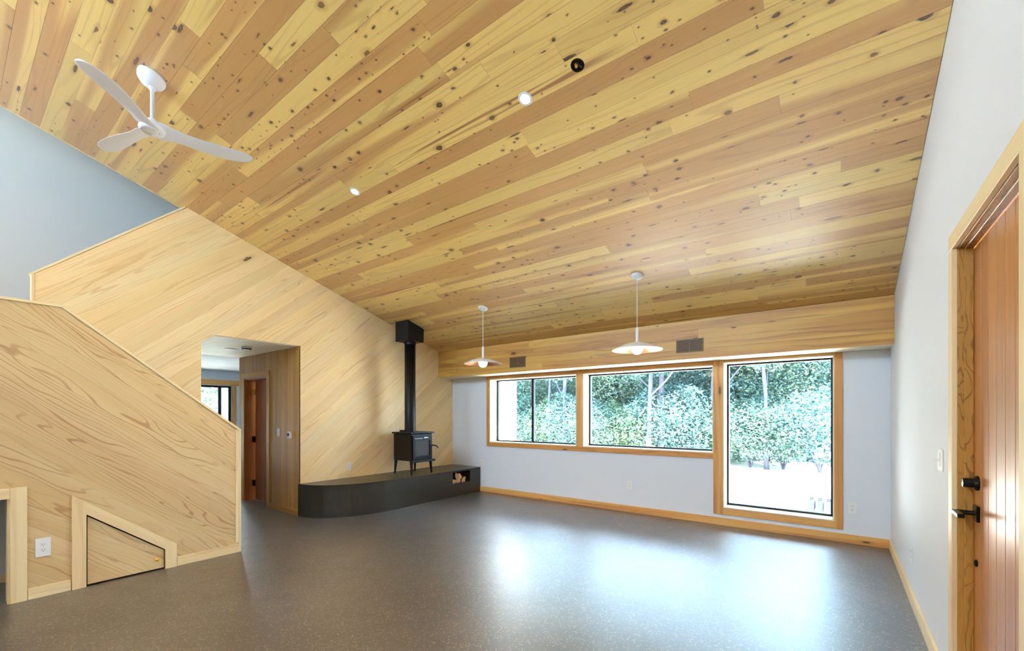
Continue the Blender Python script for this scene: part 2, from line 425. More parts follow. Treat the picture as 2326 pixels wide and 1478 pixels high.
# ceiling slab and its planks
bm = bmesh.new()
cm = Matrix(((1, 0, 0), (0, math.cos(SL), -math.sin(SL)), (0, math.sin(SL), math.cos(SL)))).transposed().to_4x4()
cm.translation = (0, 0, ZC)
y0c, y1c = -3.2 / math.cos(SL), 6.3 / math.cos(SL)
cuboid(bm, (-6.05, y0c, .02), (.65, y1c, .28))
ceiling = structure(bm_obj('ceiling', bm, M_BACK, None, cm), 'sloping knotty pine plank ceiling')
ROW = .1263 / math.cos(SL)
HOLE = (-1.286, 2.388)                              # open hole for a missing downlight
r_pl = random.Random(14)
row = 0; yhi = YSOF / math.cos(SL)
while yhi > y0c + .05:
    ylo = yhi - ROW
    yc_h = (yhi + ylo) / 2 * math.cos(SL)
    cuts = [-6.05]
    x = -6.05 + r_pl.uniform(.3, 3.2)
    if yc_h > -.2:
        while x < .1:
            cuts.append(x); x += r_pl.uniform(1.6, 4.2)
    cuts.append(XR - .002)
    has_hole = abs(yc_h - HOLE[1]) < .063
    if has_hole: cuts = [-6.05, -3.1, -.92, XR - .002]
    for x0, x1 in zip(cuts, cuts[1:]):
        L, Wd = x1 - x0 - .0010, ROW - .0011
        b = bmesh.new()
        cx_, cy_ = (x0 + x1) / 2, (yhi + ylo) / 2
        rect = [b.verts.new(q) for q in ((-L / 2, -Wd / 2, 0), (L / 2, -Wd / 2, 0), (L / 2, Wd / 2, 0), (-L / 2, Wd / 2, 0))]
        if has_hole and x0 < HOLE[0] < x1:
            ed = [b.edges.new((rect[i], rect[(i + 1) % 4])) for i in range(4)]
            hx, hy = HOLE[0] - cx_, HOLE[1] / math.cos(SL) - cy_
            ci = [b.verts.new((hx + .043 * math.cos(i * math.pi / 12), hy + .043 * math.sin(i * math.pi / 12), 0)) for i in range(24)]
            ed += [b.edges.new((ci[i], ci[(i + 1) % 24])) for i in range(24)]
            bmesh.ops.triangle_fill(b, edges=ed, use_beauty=True)
        else:
            b.faces.new(rect)
        extrude_flat(b, -.018)
        o = bm_obj('plank', b, M_CEIL, ceiling, cm @ Matrix.Translation((cx_, cy_, 0)))
        hv = .5 + r_pl.choice((-.40, -.2, -.04, .06, .12, .2, .35)) * r_pl.uniform(.5, 1)
        if has_hole: hv = .1
        t_ = r_pl.uniform(.90, 1.06); g_ = r_pl.uniform(-.03, .02)
        tint(o, t_, hv, (1, 1 + g_, 1 + g_ * 1.5))
    yhi = ylo; row += 1

# ceiling edge over the stair well, upper loft shell
bm = bmesh.new(); cuboid(bm, (-6.052, y0c, -.004), (-6.034, 1.80 / math.cos(SL), .3))
structure(tint(bm_obj('trim_1', bm, M_TPALE, None, cm)), 'thin pale edge board where the ceiling stops over the stair well')
structure(prism('wall_stairwell', [(-3.2, zc(-3.2) + .25), (6.2, zc(6.2) + .25), (6.2, 5.62), (-3.2, 5.62)], 'X', -6.03, .1, M_GREY))
structure(prism('wall_loft', [(-3.2, 0), (1.74, 0), (1.74, 2.45), (6.2, 2.45), (6.2, 5.7), (-3.2, 5.7)], 'X', XG, .14, M_GREY), 'pale grey painted wall of the upper stair well')
structure(box('roof', (-7.25, -3.4, 5.6), (-5.9, 6.3, 5.75), M_GREY))
structure(box('wall_loft_end', (-7.2, 6.0, 2.4), (-5.95, 6.2, 5.6), M_GREY))
structure(box('floor_loft', (-7.05, 1.74, 2.38), (-6.06, 6.0, 2.62), M_GREY))
structure(box('floor_landing', (-7.05, -3.2, 1.16), (-5.02, .50, 1.32), M_JAMB))

# hearth wall (clad with rising boards)
P_TOP0, P_TOP1 = (.528, 2.71), (1.709, zc(1.709))
core = [(.528, 0), (1.847, 0), (1.847, 2.253), (1.99, 2.36), (3.005, 2.36), (3.005, 0), (6.0, 0), (6.0, zc(6.0)), (1.709, zc(1.709) + .0), (.528, 2.71)]
wall_hearth = structure(prism('wall_hearth', core, 'X', XF - .014, .09, M_BACK), 'tall pine clad wall with rising diagonal boards behind the stove')
def tone_pale(o):
    c = random.uniform(.93, 1.04); tint(o, c, random.uniform(.35, .65), (1, random.uniform(.97, 1.0), random.uniform(.93, 1.0)))
clad(wall_hearth, core, 'X', XF, A_UP, .131, .014, M_PALE, tone=tone_pale)
# cap and end board of the guard part
def sloped_board(name, p, q, x0, x1, th, mat, parent):
    d = Vector((0, q[0] - p[0], q[1] - p[1])); L = d.length; ex = d.normalized(); ey = Vector((1, 0, 0)); ez = ex.cross(ey)
    if ez.z < 0: ez = -ez; ey = -ey
    M = Matrix((ex, ey, ez)).transposed().to_4x4(); M.translation = Vector(((x0 + x1) / 2, (p[0] + q[0]) / 2, (p[1] + q[1]) / 2)) + ez * th / 2
    b = bmesh.new(); bmesh.ops.create_cube(b, size=1, matrix=Matrix.Diagonal((L, x1 - x0, th, 1)))
    bmesh.ops.bevel(b, geom=b.edges[:], offset=.0015, segments=1, affect='EDGES')
    return tint(bm_obj(name, b, mat, parent, M), 1.05)
sloped_board('cap_board', (.512, 2.698), (1.70, zc(1.709) - .004), -6.055, XF + .006, .018, M_TPALE, wall_hearth)
tint(box('end_board', (-6.055, .510, 0.2), (XF + .006, .528, 2.71), M_TPALE, wall_hearth, .001), 1.05)

# stair wall
NY, NZ = .311, .778
T = [(.72, 0), (.72, .589), (1.238, .176), (1.238, 0)]
sw = [(-3.2, 0), (-.55, 0), (-.55, NZ), (NY, NZ), (NY, 0)] + T + [(1.848, 0), (1.848, 1.238), (.579, 2.25), (-3.2, 2.25)]
wall_stair = structure(prism('wall_stair', sw, 'X', XS - .014, .1, M_BACK), 'pine clad stair guard wall with boards sloping down beside the hall')
clad(wall_stair, sw, 'X', XS, A_DN, .135, .014, M_STAIR, phase=.02, tone=tone_pale)
sloped_board('cap_board', (.579, 2.25), (1.852, 1.236), XS - .125, XS + .012, .02, M_TPALE, wall_stair)
sloped_board('cap_board', (-3.2, 2.25), (.583, 2.25), XS - .125, XS + .012, .02, M_TPALE, wall_stair)
tint(box('end_board', (XS - .12, 1.846, 0), (XS + .008, 1.864, 1.25), M_TPALE, wall_stair, .001), 1.04)
tint(box('edge_strip', (XS, 1.815, .1), (XS + .005, 1.846, 1.255), M_TPALE, wall_stair, .001), .98)
structure(box('wall_understair', (-5.70, -.7, 0), (-5.58, .5, 1.16), M_GREY)); 
structure(box('wall_understair_side', (-5.58, .40, 0), (-5.01, .50, 1.16), M_GREY))
structure(box('baseboard_understair', (-5.58, -.7, 0), (-5.565, .40, .065), M_TPALE))
structure(box('ceiling_understair', (-5.58, -.7, .84), (-5.01, .40, 1.16), M_GREY))

# soffit over the windows
soffit = structure(box('soffit', (XF, YSOF + .014, ZSOF + .012), (XR, 6.0, zc(6.0) + .1), M_BACK), 'boxed pine soffit running over the windows')
zt = zc(YSOF) - .002
rs = random.Random(3)
zb = ZSOF
for i in range(4):
    z1 = ZSOF + (zt - ZSOF) * (i + 1) / 4
    xs_ = [XF, XF + rs.uniform(1.6, 4.6), XR]
    for a, b_ in zip(xs_, xs_[1:]):
        tint(box('plank', (a + .0006, YSOF, zb + .0006), (b_ - .0006, YSOF + .014, z1 - .0006), M_SOFFIT, soffit), rs.uniform(.93, 1.05), rs.uniform(.3, .75))
    zb = z1
for y_ in (YSOF + .015, YSOF + .205):
    tint(box('plank', (XF, y_, ZSOF), (XR, y_ + .174, ZSOF + .012), M_LINER, soffit), 1.0)

# baseboards
def baseb(name, lo, hi, mat): return structure(tint(box(name, lo, hi, mat, None, .002), 1.0))
baseb('baseboard_front', (-5.235, 5.985, 0), (XR - .015, 6.0, .095), M_TRIM)
baseb('baseboard_right', (XR - .015, 2.93, 0), (XR, 6.0, .095), M_TPALE)
baseb('baseboard_stair', (XS, 1.325, 0), (XS + .012, 1.846, .085), M_TPALE)
baseb('baseboard_stair_left', (XS, .40, 0), (XS + .012, .63, .085), M_TPALE)

# hall and far room
wall_hall = structure(holed('wall_hall', (-7.934, 0, XF - .1, 2.36), [(-7.72, -.001, -6.93, 1.98)], 'Y', 3.019, .11, M_BACK), 'brown vertical board wall in the hall')
poly = [(-7.934, 0), (-7.74, 0), (-7.74, 2.0), (-6.91, 2.0), (-6.91, 0), (XF, 0), (XF, 2.36), (-7.934, 2.36)]
clad(wall_hall, poly, 'Y', 3.003, math.pi / 2, .098, .014, M_HALL, tone=tone_pale)
baseb('baseboard_hall', (-6.84, 2.992, 0), (XF - .002, 3.005, .085), M_HALL)
structure(box('wall_hall_left', (-7.934, 1.74, 0), (XF - .1, 1.845, 2.36), M_GREY))
ceil_hall = structure(box('ceiling_hall', (-7.934, 1.75, 2.362), (XF - .016, 3.14, 2.44), M_BACK))
for i in range(11):
    tint(box('plank', (-7.93, 1.846 + i * .1055, 2.352), (XF - .02, 1.846 + i * .1055 + .104, 2.362), M_LINER, ceil_hall), .93)
structure(holed('wall_far', (-.2, 0, 6.2, 2.5), [(2.2, .35, 3.93, 2.045)], 'X', -10.8, .15, M_WHITE))
structure(box('ceiling_far', (-10.95, -.2, 2.36), (-7.934, 6.2, 2.5), M_WHITE))
structure(box('wall_far_side', (-10.95, 6.1, 0), (-7.3, 6.2, 2.5), M_WHITE))
structure(box('wall_far_near', (-10.95, -.3, 0), (-7.1, -.2, 2.5), M_WHITE))
structure(box('wall_room_divider', (-7.934, 3.14, 0), (-7.86, 6.1, 2.36), M_WHITE))
structure(tint(box('trim_4', (-10.8, 2.1, 2.055), (-10.78, 4.2, 2.17), M_TRIM)), 'orange wood head trim over the far window')
structure(tint(box('trim_5', (-10.8, 3.93, .25), (-10.78, 4.02, 2.055), M_TRIM)))

# ------------------------------------------------------------------ windows
def window(name, label, X, fy=6.185, stile=None, fr=.032):
    x0, z0, x1, z1 = X
    root = structure(link(name, None, None, Matrix.Translation(((x0 + x1) / 2, fy, z0))), label)
    for lo, hi in (((x0, fy, z0), (x0 + fr, fy + .06, z1)), ((x1 - fr, fy, z0), (x1, fy + .06, z1)),
                   ((x0 + fr, fy, z0), (x1 - fr, fy + .06, z0 + fr)), ((x0 + fr, fy, z1 - fr), (x1 - fr, fy + .06, z1))):
        box('frame', lo, hi, M_BLK, root, .003)
    gx = [x0 + fr, x1 - fr]
    if stile:
        box('meeting_stile', (stile - .022, fy - .004, z0 + fr), (stile + .022, fy + .05, z1 - fr), M_BLK, root, .003)
        gx = [x0 + fr, stile - .02, stile + .02, x1 - fr]
    for i in range(0, len(gx), 2):
        box('pane', (gx[i] - .004, fy + .03 + .01 * (i // 2), z0 + fr - .004), (gx[i + 1] + .004, fy + .034 + .01 * (i // 2), z1 - fr + .004), M_GLASS, root)
    t = .012
    for lo, hi in (((x0 - .001, 5.985, z0), (x0 + t, fy, z1)), ((x1 - t, 5.985, z0), (x1 + .001, fy, z1)),
                   ((x0 + t, 5.985, z0 - .001), (x1 - t, fy, z0 + t)), ((x0 + t, 5.985, z1 - t), (x1 - t, fy, z1 + .001))):
        tint(box('jamb_liner', lo, hi, M_LINER, root, .001))
    return root
window('window_1', 'black framed sliding window nearest the stove', W1, stile=-4.20)
window('window_2', 'wide black framed fixed window in the middle of the wall', W2)
window('window_3', 'tall black framed window reaching almost to the floor', W3)
casing = structure(link('trim_2', None, None, Matrix.Translation((-2.5, 5.98, .14))), 'orange pine casing around the three windows')
CY0, CY1 = 5.98, 6.0
for lo, hi in (((-5.075, CY0, .84), (-5.006, CY1, 2.093)), ((-3.241, CY0, .905), (-3.134, CY1, 2.05)), ((-1.265, CY0, .14), (-1.152, CY1, 2.093)),
               ((-.023, CY0, .14), (.051, CY1, 2.093)), ((-5.006, CY0, 2.046), (-1.265, CY1, 2.093)), ((-1.152, CY0, 2.072), (-.023, CY1, 2.093)),
               ((-5.006, CY0, .84), (-1.265, CY1, .908)), ((-1.152, CY0, .14), (-.023, CY1, .218))):
    tint(box('casing_board', lo, hi, M_TRIM, casing, .002), random.uniform(.96, 1.04), random.uniform(.35, .7))
# far window beyond the hall
w4 = structure(link('window_4', None, None, Matrix.Translation((-10.8, 3.0, .35))), 'black framed window in the room beyond the hall')
for lo, hi in (((-10.88, 2.2, .35), (-10.83, 2.25, 2.045)), ((-10.88, 3.88, .35), (-10.83, 3.93, 2.045)), ((-10.88, 3.68, .4), (-10.83, 3.745, 2.0)),
               ((-10.88, 2.25, 2.0), (-10.83, 3.88, 2.045)), ((-10.88, 2.25, .35), (-10.83, 3.88, .4))):
    box('frame', lo, hi, M_BLK, w4, .003)
for a, b_ in ((2.245, 3.69), (3.735, 3.885)):
    box('pane', (-10.862, a, .395), (-10.858, b_, 2.005), M_GLASS, w4)

# ------------------------------------------------------------------ doors
d1 = structure(link('door_1', None, None, Matrix.Translation((.5, DY1, 0))), 'brown vertical board entry door with black lever in the right wall')
yb = DY0 + .005; n = 8; bw = (DY1 - DY0 - .01) / n
for i in range(n):
    tint(box('door_board', (.502, yb + i * bw + .0015, .012), (.535, yb + (i + 1) * bw - .0015, 2.163), M_DOOR, d1, .003), random.uniform(.95, 1.04), random.uniform(.35, .65))
box('door_core', (.515, DY0 + .006, .014), (.545, DY1 - .006, 2.16), M_DOOR, d1)
for lo, hi in (((.45, DY1, 0), (.56, DY1 + .02, DZ)), ((.45, DY0 - .02, 0), (.56, DY0, DZ)), ((.45, DY0 - .02, DZ - .0), (.56, DY1 + .02, DZ + .02))):
    tint(box('door_jamb', lo, hi, M_JAMB, d1, .001))
for lo, hi in (((.47, DY1 - .012, 0), (.50, DY1, DZ - .012)), ((.47, DY0, DZ - .012), (.50, DY1, DZ))):
    tint(box('door_stop', lo, hi, M_JAMB, d1, .002))
tint(box('door_casing', (.43, DY1 + .006, 0), (.45, DY1 + .08, DZ + .006), M_TPALE, d1, .002))
tint(box('door_casing', (.43, DY0 - .082, 0), (.45, DY0 - .006, DZ + .006), M_TPALE, d1, .002))
tint(box('door_casing', (.43, DY0 - .082, DZ + .006), (.45, DY1 + .08, DZ + .08), M_TPALE, d1, .002))
HYD = DY1 - .075
# deadbolt
bm = bmesh.new(); lathe(bm, [(0, 0), (.033, 0), (.033, .008), (.024, .016), (.022, .016), (.020, .05), (0, .052)], 24, Matrix.Translation((.502, HYD, 1.096)) @ Matrix.Rotation(-math.pi / 2, 4, 'Y'))
o = bm_obj('deadbolt', bm, M_HARD, d1, smooth=False); o['label'] = 'black deadbolt thumb turn'
lev = box('lever_plate', (.49, HYD - .035, .927), (.502, HYD + .035, .997), M_HARD, d1, .002); lev['label'] = 'black square lever plate'
bm = bmesh.new(); tube(bm, [(.495, HYD, .962), (.432, HYD, .962)], .011, 12); bm_obj('lever_neck', bm, M_HARD, lev)
box('lever_arm', (.418, HYD - .115, .953), (.442, HYD + .012, .971), M_HARD, lev, .003)
bm = bmesh.new(); lathe(bm, [(0, 0), (.016, 0), (.016, .006), (.01, .01), (0, .011)], 16, Matrix.Translation((.502, HYD + .02, .735)) @ Matrix.Rotation(-math.pi / 2, 4, 'Y'))
bm_obj('door_stop_button', bm, M_HARD, d1)

d2 = structure(link('door_2', None, None, Matrix.Translation((-7.3, 3.1, 0))), 'reddish brown door standing in the hall wall')
tint(box('door_panel', (-7.672, 3.145, .01), (-6.93, 3.185, 1.97), M_HDOOR, d2, .002))
for lo, hi in (((-7.74, 3.0, 0), (-7.715, 3.19, 1.98)), ((-6.932, 3.0, 0), (-6.91, 3.19, 1.98)), ((-7.74, 3.0, 1.965), (-6.91, 3.19, 1.995))):
    tint(box('door_jamb', lo, hi, M_HDOOR, d2, .001), 1.05)
for lo, hi in (((-7.815, 2.99, 0), (-7.725, 3.005, 1.99)), ((-6.925, 2.99, 0), (-6.838, 3.005, 1.99)), ((-7.815, 2.99, 1.99), (-6.838, 3.005, 2.075))):
    tint(box('door_casing', lo, hi, M_HALL, d2, .002), 1.12)
for z_, mm in ((1.78, M_BRASS), (1.0, M_HARD), (.28, M_HARD)):
    h_ = box('hinge', (-7.714, 3.11, z_ - .05), (-7.668, 3.145, z_ + .05), mm, d2, .002)
    if mm is M_BRASS: h_['label'] = 'bright brass top hinge'

# small triangular door under the stairs
sd = thing('storage_door', 'small triangular pine door with brass knob under the stair guard', 'door', (XS, .98, 0))
inn = [(.728, .014), (.728, .570), (1.230, .170), (1.230, .014)]
structure(prism('understair_shade_sheet', [(.70, 0), (.70, .62), (1.26, .18), (1.26, 0)], 'X', XS - .116, .01, M_SLOT))  # dark sheet standing in for the shade seen through the door gaps
cnt = [0]
def tone_door(o): tint(o, random.uniform(.93, 1.0), random.uniform(.3, .6), (1, .98, .96))
clad(sd, inn, 'X', XS - .004, A_DN, .135, .016, M_STAIR, phase=.02, tone=tone_door, name='door_plank')
cs = [(.636, 0), (.72, 0), (.72, .589), (1.238, .176), (1.238, 0), (1.322, 0), (1.322, .21), (.636, .757)]
def part_prism(name, pts, x0, th, mat, parent, ang=0.0):
    c_, s_ = math.cos(ang), math.sin(ang)          # local x (the grain) runs at this angle
    b = bmesh.new(); b.faces.new([b.verts.new((c_ * p + s_ * q, -s_ * p + c_ * q, 0)) for p, q in pts]); extrude_flat(b, th)
    return tint(bm_obj(name, b, mat, parent, plane_matrix('X', x0) @ Matrix.Rotation(ang, 4, 'Z')))
part_prism('casing_board', [(.636, 0), (.719, 0), (.719, .691), (.636, .757)], XS + .014, .014, M_TPALE, sd, math.pi / 2)
part_prism('casing_board', [(.7195, .590), (1.2375, .177), (1.2375, .277), (.7195, .690)], XS + .014, .014, M_TPALE, sd, A_DN)
part_prism('casing_board', [(1.238, 0), (1.322, 0), (1.322, .21), (1.238, .277)], XS + .014, .014, M_TPALE, sd, math.pi / 2)
bm = bmesh.new(); lathe(bm, [(0, 0), (.014, 0), (.014, .003), (.006, .006), (.006, .016), (.013, .02), (.013, .028), (0, .032)], 16, Matrix.Translation((XS - .004, 1.176, .10)) @ Matrix.Rotation(math.pi / 2, 4, 'Y'))
bm_obj('knob', bm, M_BRASS, sd, smooth=True)
# casing of the low opening at the left
nk = structure(link('trim_3', None, None, Matrix.Translation((XS, .33, 0))), 'pale casing around the low opening under the landing')
tint(box('casing_board', (XS, NY, 0), (XS + .014, NY + .086, NZ + .082), M_TPALE, nk, .002))
tint(box('casing_board', (XS, -.63, NZ), (XS + .014, NY, NZ + .082), M_TPALE, nk, .002))
tint(box('casing_liner', (XS - .11, NY - .012, 0), (XS, NY, NZ), M_TPALE, nk))

# ------------------------------------------------------------------ hearth and stove
def hearth_outline():
    pts = [(XF + .002, 2.985)]
    cxh, cyh, rx, ry = XF + .03, 3.98, .69, .985
    for i in range(0, 19):
        a = math.radians(-88 + 88 * i / 18)
        pts.append((cxh + rx * math.cos(a) , cyh + ry * math.sin(a)))
    pts.append((-5.235, 5.997)); pts.append((XF + .002, 5.997))
    return pts
ho = hearth_outline()
hearth = thing('hearth', 'long dark raised hearth with rounded end under the stove', 'hearth', (-5.6, 4.5, 0))
ZH = .44; NY0, NY1, NZ0, NZ1 = 5.281, 5.72, .215, .418
# body with a log niche open to the room: front strip of quads with UVs in metres
bm = bmesh.new(); uv = bm.loops.layers.uv.new('UVMap')
def quad(vs, uvs):
    f = bm.faces.new([bm.verts.new(v) for v in vs])
    for l, q in zip(f.loops, uvs): l[uv].uv = q
path = [p for p in ho[:-1]]
s_acc = 0
for p, q in zip(path, path[1:]):
    L = math.hypot(q[0] - p[0], q[1] - p[1])
    segs = [(p, q)]
    if p[1] < NY0 < q[1]:
        f0 = (NY0 - p[1]) / (q[1] - p[1]); f1 = (NY1 - p[1]) / (q[1] - p[1])
        lp = lambda f: (p[0] + (q[0] - p[0]) * f, p[1] + (q[1] - p[1]) * f)
        segs = [(p, lp(f0)), ('N', lp(f0), lp(f1)), (lp(f1), q)]
    for sg in segs:
        bands = [(0, ZH)]
        if sg[0] == 'N': sg = sg[1:]; bands = [(0, NZ0), (NZ1, ZH)]
        a, b_ = sg; l_ = math.hypot(b_[0] - a[0], b_[1] - a[1])
        for z0_, z1_ in bands:
            quad([(a[0], a[1], z0_), (b_[0], b_[1], z0_), (b_[0], b_[1], z1_), (a[0], a[1], z1_)], [(s_acc, z0_), (s_acc + l_, z0_), (s_acc + l_, z1_), (s_acc, z1_)])
        s_acc += l_
xb, xfz = -5.86, -5.238
for vs in ([(xfz, NY0, NZ0), (xfz, NY1, NZ0), (xb, NY1, NZ0), (xb, NY0, NZ0)], [(xfz, NY0, NZ1), (xb, NY0, NZ1), (xb, NY1, NZ1), (xfz, NY1, NZ1)],
           [(xfz, NY0, NZ0), (xb, NY0, NZ0), (xb, NY0, NZ1), (xfz, NY0, NZ1)], [(xfz, NY1, NZ0), (xfz, NY1, NZ1), (xb, NY1, NZ1), (xb, NY1, NZ0)],
           [(xb, NY0, NZ0), (xb, NY1, NZ0), (xb, NY1, NZ1), (xb, NY0, NZ1)]):
    quad(vs, [(0, 0), (.4, 0), (.4, .2), (0, .2)])
bmesh.ops.remove_doubles(bm, verts=bm.verts[:], dist=.0004)
bm_obj('body', bm, M_HEARTH, hearth)
prism('top_slab', ho, 'Z', ZH + .006, .012, M_HTOP, hearth)

# firewood in the niche
def log(y, z, r, yaw, L, label, split=True, x=-5.52):
    bm = bmesh.new()
    a0, a1 = (0.2, 2.2) if split else (0, 2 * math.pi)
    nseg = 9 if split else 14
    prof = [(0, 0)] if split else []
    prof += [(r * math.cos(a0 + (a1 - a0) * i / nseg) * random.uniform(.95, 1.05), r * math.sin(a0 + (a1 - a0) * i / nseg)) for i in range(nseg + (1 if split else 0))]
    cy = sum(p[0] for p in prof) / len(prof); cz = sum(p[1] for p in prof) / len(prof)
    prof = [(p[0] - cy, p[1] - cz) for p in prof]
    f = [bm.verts.new((L / 2, *p)) for p in prof]; b = [bm.verts.new((-L / 2, *p)) for p in prof]
    k = len(prof)
    ef = bm.faces.new(f); eb = bm.faces.new(b[::-1]); ef.material_index = eb.material_index = 1
    for i in range(k):
        fc = bm.faces.new((f[i], b[i], b[(i + 1) % k], f[(i + 1) % k]))
        if split and (i == 0 or i == k - 1): fc.material_index = 1
    o = bm_obj('log', bm, M_BARKLOG, None, Matrix.Translation((x, y, z)) @ Matrix.Rotation(yaw, 4, 'X'))
    o.data.materials.append(M_SPLIT)
    tag(o, label, 'firewood', 'firewood in the hearth niche')
log(5.36, .262, .085, .3, .46, 'split log at the bottom left of the hearth niche')
log(5.475, .250, .062, .0, .44, 'dark round log in the middle of the niche floor', False)
log(5.60, .262, .09, 1.1, .45, 'pale split log at the bottom right of the niche')
log(5.41, .335, .08, 2.2, .47, 'split log lying on the left pair of logs')
log(5.525, .335, .085, -.5, .45, 'pale wedge of firewood topmost in the niche')

SX, SY = -5.575, 4.70
stove = thing('wood_stove', 'black cast iron wood stove with glass door and tall flue pipe', 'stove', (SX, SY, ZH + .006))
x0, x1, y0, y1, zb_, zt_ = -5.79, -5.36, 4.475, 4.93, .665, 1.10
box('firebox', (x0, y0, zb_), (x1, y1, zt_), M_IRON, stove, .012, 2)
box('top_plate', (x0 - .02, y0 - .02, zt_), (x1 + .03, y1 + .02, zt_ + .025), M_IRON, stove, .006, 2)
box('ash_lip', (x1 - .02, y0 - .012, zb_ - .02), (x1 + .06, y1 + .012, zb_ + .012), M_IRON, stove, .006, 2)
dr = holed('door', (y0 + .03, zb_ + .03, y1 - .03, zt_ - .03), [(y0 + .075, zb_ + .075, y1 - .075, zt_ - .105)], 'X', x1 + .022, .022, M_IRON, stove)
box('door_glass', (x1 + .002, y0 + .07, zb_ + .07), (x1 + .008, y1 - .07, zt_ - .10), M_SGLASS, dr)
bar = box('air_slot', (x1 + .020, y0 + .06, zt_ - .083), (x1 + .026, y0 + .225, zt_ - .072), M_STEEL, dr, .002); bar['label'] = 'bright steel air slot'
badge = box('badge', (x1 + .020, y0 + .25, zt_ - .075), (x1 + .026, y0 + .34, zt_ - .058), M_STEEL, dr, .002)
bm = bmesh.new(); tube(bm, [(x1 + .02, y1 - .05, .90), (x1 + .06, y1 - .045, .905), (x1 + .075, y1 + .01, .895), (x1 + .08, y1 + .06, .855)], [.011, .011, .010, .009], 8)
bm_obj('handle', bm, M_HARD, dr, smooth=True)
for lx, ly, sx, sy in ((x0 + .03, y0 + .03, -1, -1), (x0 + .03, y1 - .03, -1, 1), (x1 - .02, y0 + .03, 1, -1), (x1 - .02, y1 - .03, 1, 1)):
    bm = bmesh.new(); tube(bm, [(lx, ly, zb_ + .01), (lx + sx * .008, ly + sy * .006, .57), (lx + sx * .018, ly + sy * .014, ZH + .006)], [.034, .026, .017], 4)
    bm_obj('leg', bm, M_IRON, stove)
bm = bmesh.new(); lathe(bm, [(0, 0), (.09, 0), (.09, .03), (.0, .03)], 24, Matrix.Translation((-5.60, SY - .04, zt_ + .025))); bm_obj('flue_collar', bm, M_IRON, stove)
box('flue_bracket', (-5.72, SY - .16, zt_ + .025), (-5.60, SY - .04, zt_ + .055), M_IRON, stove, .003)
PX, PY = -5.605, SY - .035
pt = 2.62
bm = bmesh.new(); lathe(bm, [(.088, zt_ + .04), (.088, pt), (.0, pt)], 28, Matrix.Translation((PX, PY, 0))); pipe = bm_obj('flue_pipe', bm, M_PIPE, stove, smooth=True)
bm = bmesh.new(); lathe(bm, [(.0885, 2.555), (.096, 2.555), (.096, 2.60), (.0885, 2.60)], 28, Matrix.Translation((PX, PY, 0))); bm_obj('pipe_band', bm, M_PIPE, pipe)
hb_ = .165; zbx = 2.60
bx = [(PY - hb_, zbx), (PY + hb_, zbx), (PY + hb_, zc(PY + hb_)), (PY - hb_, zc(PY - hb_))]
prism('ceiling_support_box', bx, 'X', PX + hb_ - .02, hb_ * 2 - .02, M_IRON, stove)

# ------------------------------------------------------------------ ceiling fan
HX, HYf, HZ = -4.205, .985, 3.60
fan = thing('ceiling_fan', 'white three-bladed ceiling fan on the plank ceiling', 'ceiling fan', (HX, HYf, HZ))
tilt = Matrix.Rotation(-SL, 4, 'X')
bm = bmesh.new(); lathe(bm, [(0, -.085), (.03, -.083), (.058, -.07), (.082, -.045), (.090, -.02), (.090, .0), (0, .0)], 28, Matrix.Translation((HX, HYf, zc(HYf) - .001)) @ tilt)
can_ = bm_obj('canopy', bm, M_FAN, fan, smooth=True)
bm = bmesh.new(); lathe(bm, [(.0, zc(HYf) - .055), (.024, zc(HYf) - .065), (.024, zc(HYf) - .10), (.0135, zc(HYf) - .105), (.0135, HZ + .05), (0, HZ + .05)], 16, Matrix.Translation((HX, HYf, 0)))
bm_obj('downrod', bm, M_FAN, fan, smooth=True)
bm = bmesh.new(); lathe(bm, [(0, HZ + .075), (.03, HZ + .07), (.05, HZ + .045), (.078, HZ + .02), (.085, HZ - .006), (.07, HZ - .025), (0, HZ - .028)], 28, Matrix.Translation((HX, HYf, 0)))
hub = bm_obj('motor_hub', bm, M_FAN, fan, smooth=True)
for k in range(6):
    a = k * math.pi / 3
    bm = bmesh.new(); lathe(bm, [(0, 0), (.005, 0), (.005, .002), (0, .002)], 8, Matrix.Translation((HX + .045 * math.cos(a), HYf + .045 * math.sin(a), HZ - .0292)))
    bm_obj('screw', bm, M_STEEL, hub)
def blade(ang):
    # (radius, centre offset across, half chord, twist, rise)
    st = [(.02, .0, .075, 28, .0), (.07, .0, .072, 26, .0), (.13, .004, .056, 24, .0), (.20, .012, .052, 20, -.004), (.30, .022, .060, 16, -.008), (.40, .026, .067, 13, -.010),
          (.50, .022, .068, 11, -.010), (.58, .014, .062, 10, -.008), (.63, .006, .048, 9, -.006), (.655, .002, .028, 9, -.005), (.664, .0, .008, 9, -.005)]
    bm = bmesh.new(); rings = []
    for r, off, hc, tw, dz in st:
        t = math.radians(tw * .72); ring = []
        for u, th in ((-1, 0), (-.6, .006), (0, .009), (.6, .006), (1, 0), (.6, -.005), (0, -.007), (-.6, -.005)):
            y_ = u * hc * 1.36; z_ = th * (1.5 if r < .15 else 1)
            ring.append(bm.verts.new((r, off + y_ * math.cos(t) + z_ * math.sin(t), dz - y_ * math.sin(t) + z_ * math.cos(t))))
        rings.append(ring)
    for a, b in zip(rings, rings[1:]):
        for i in range(8): bm.faces.new((a[i], a[(i + 1) % 8], b[(i + 1) % 8], b[i]))
    bm.faces.new(rings[0]); bm.faces.new(rings[-1][::-1])
    ob = bm_obj('blade', bm, M_FAN, fan, Matrix.Translation((HX, HYf, HZ)) @ Matrix.Rotation(math.radians(ang), 4, 'Z'), smooth=True)
    md = ob.modifiers.new('smooth', 'SUBSURF'); md.levels = md.render_levels = 2
for a in (-45, 72, -166): blade(a)

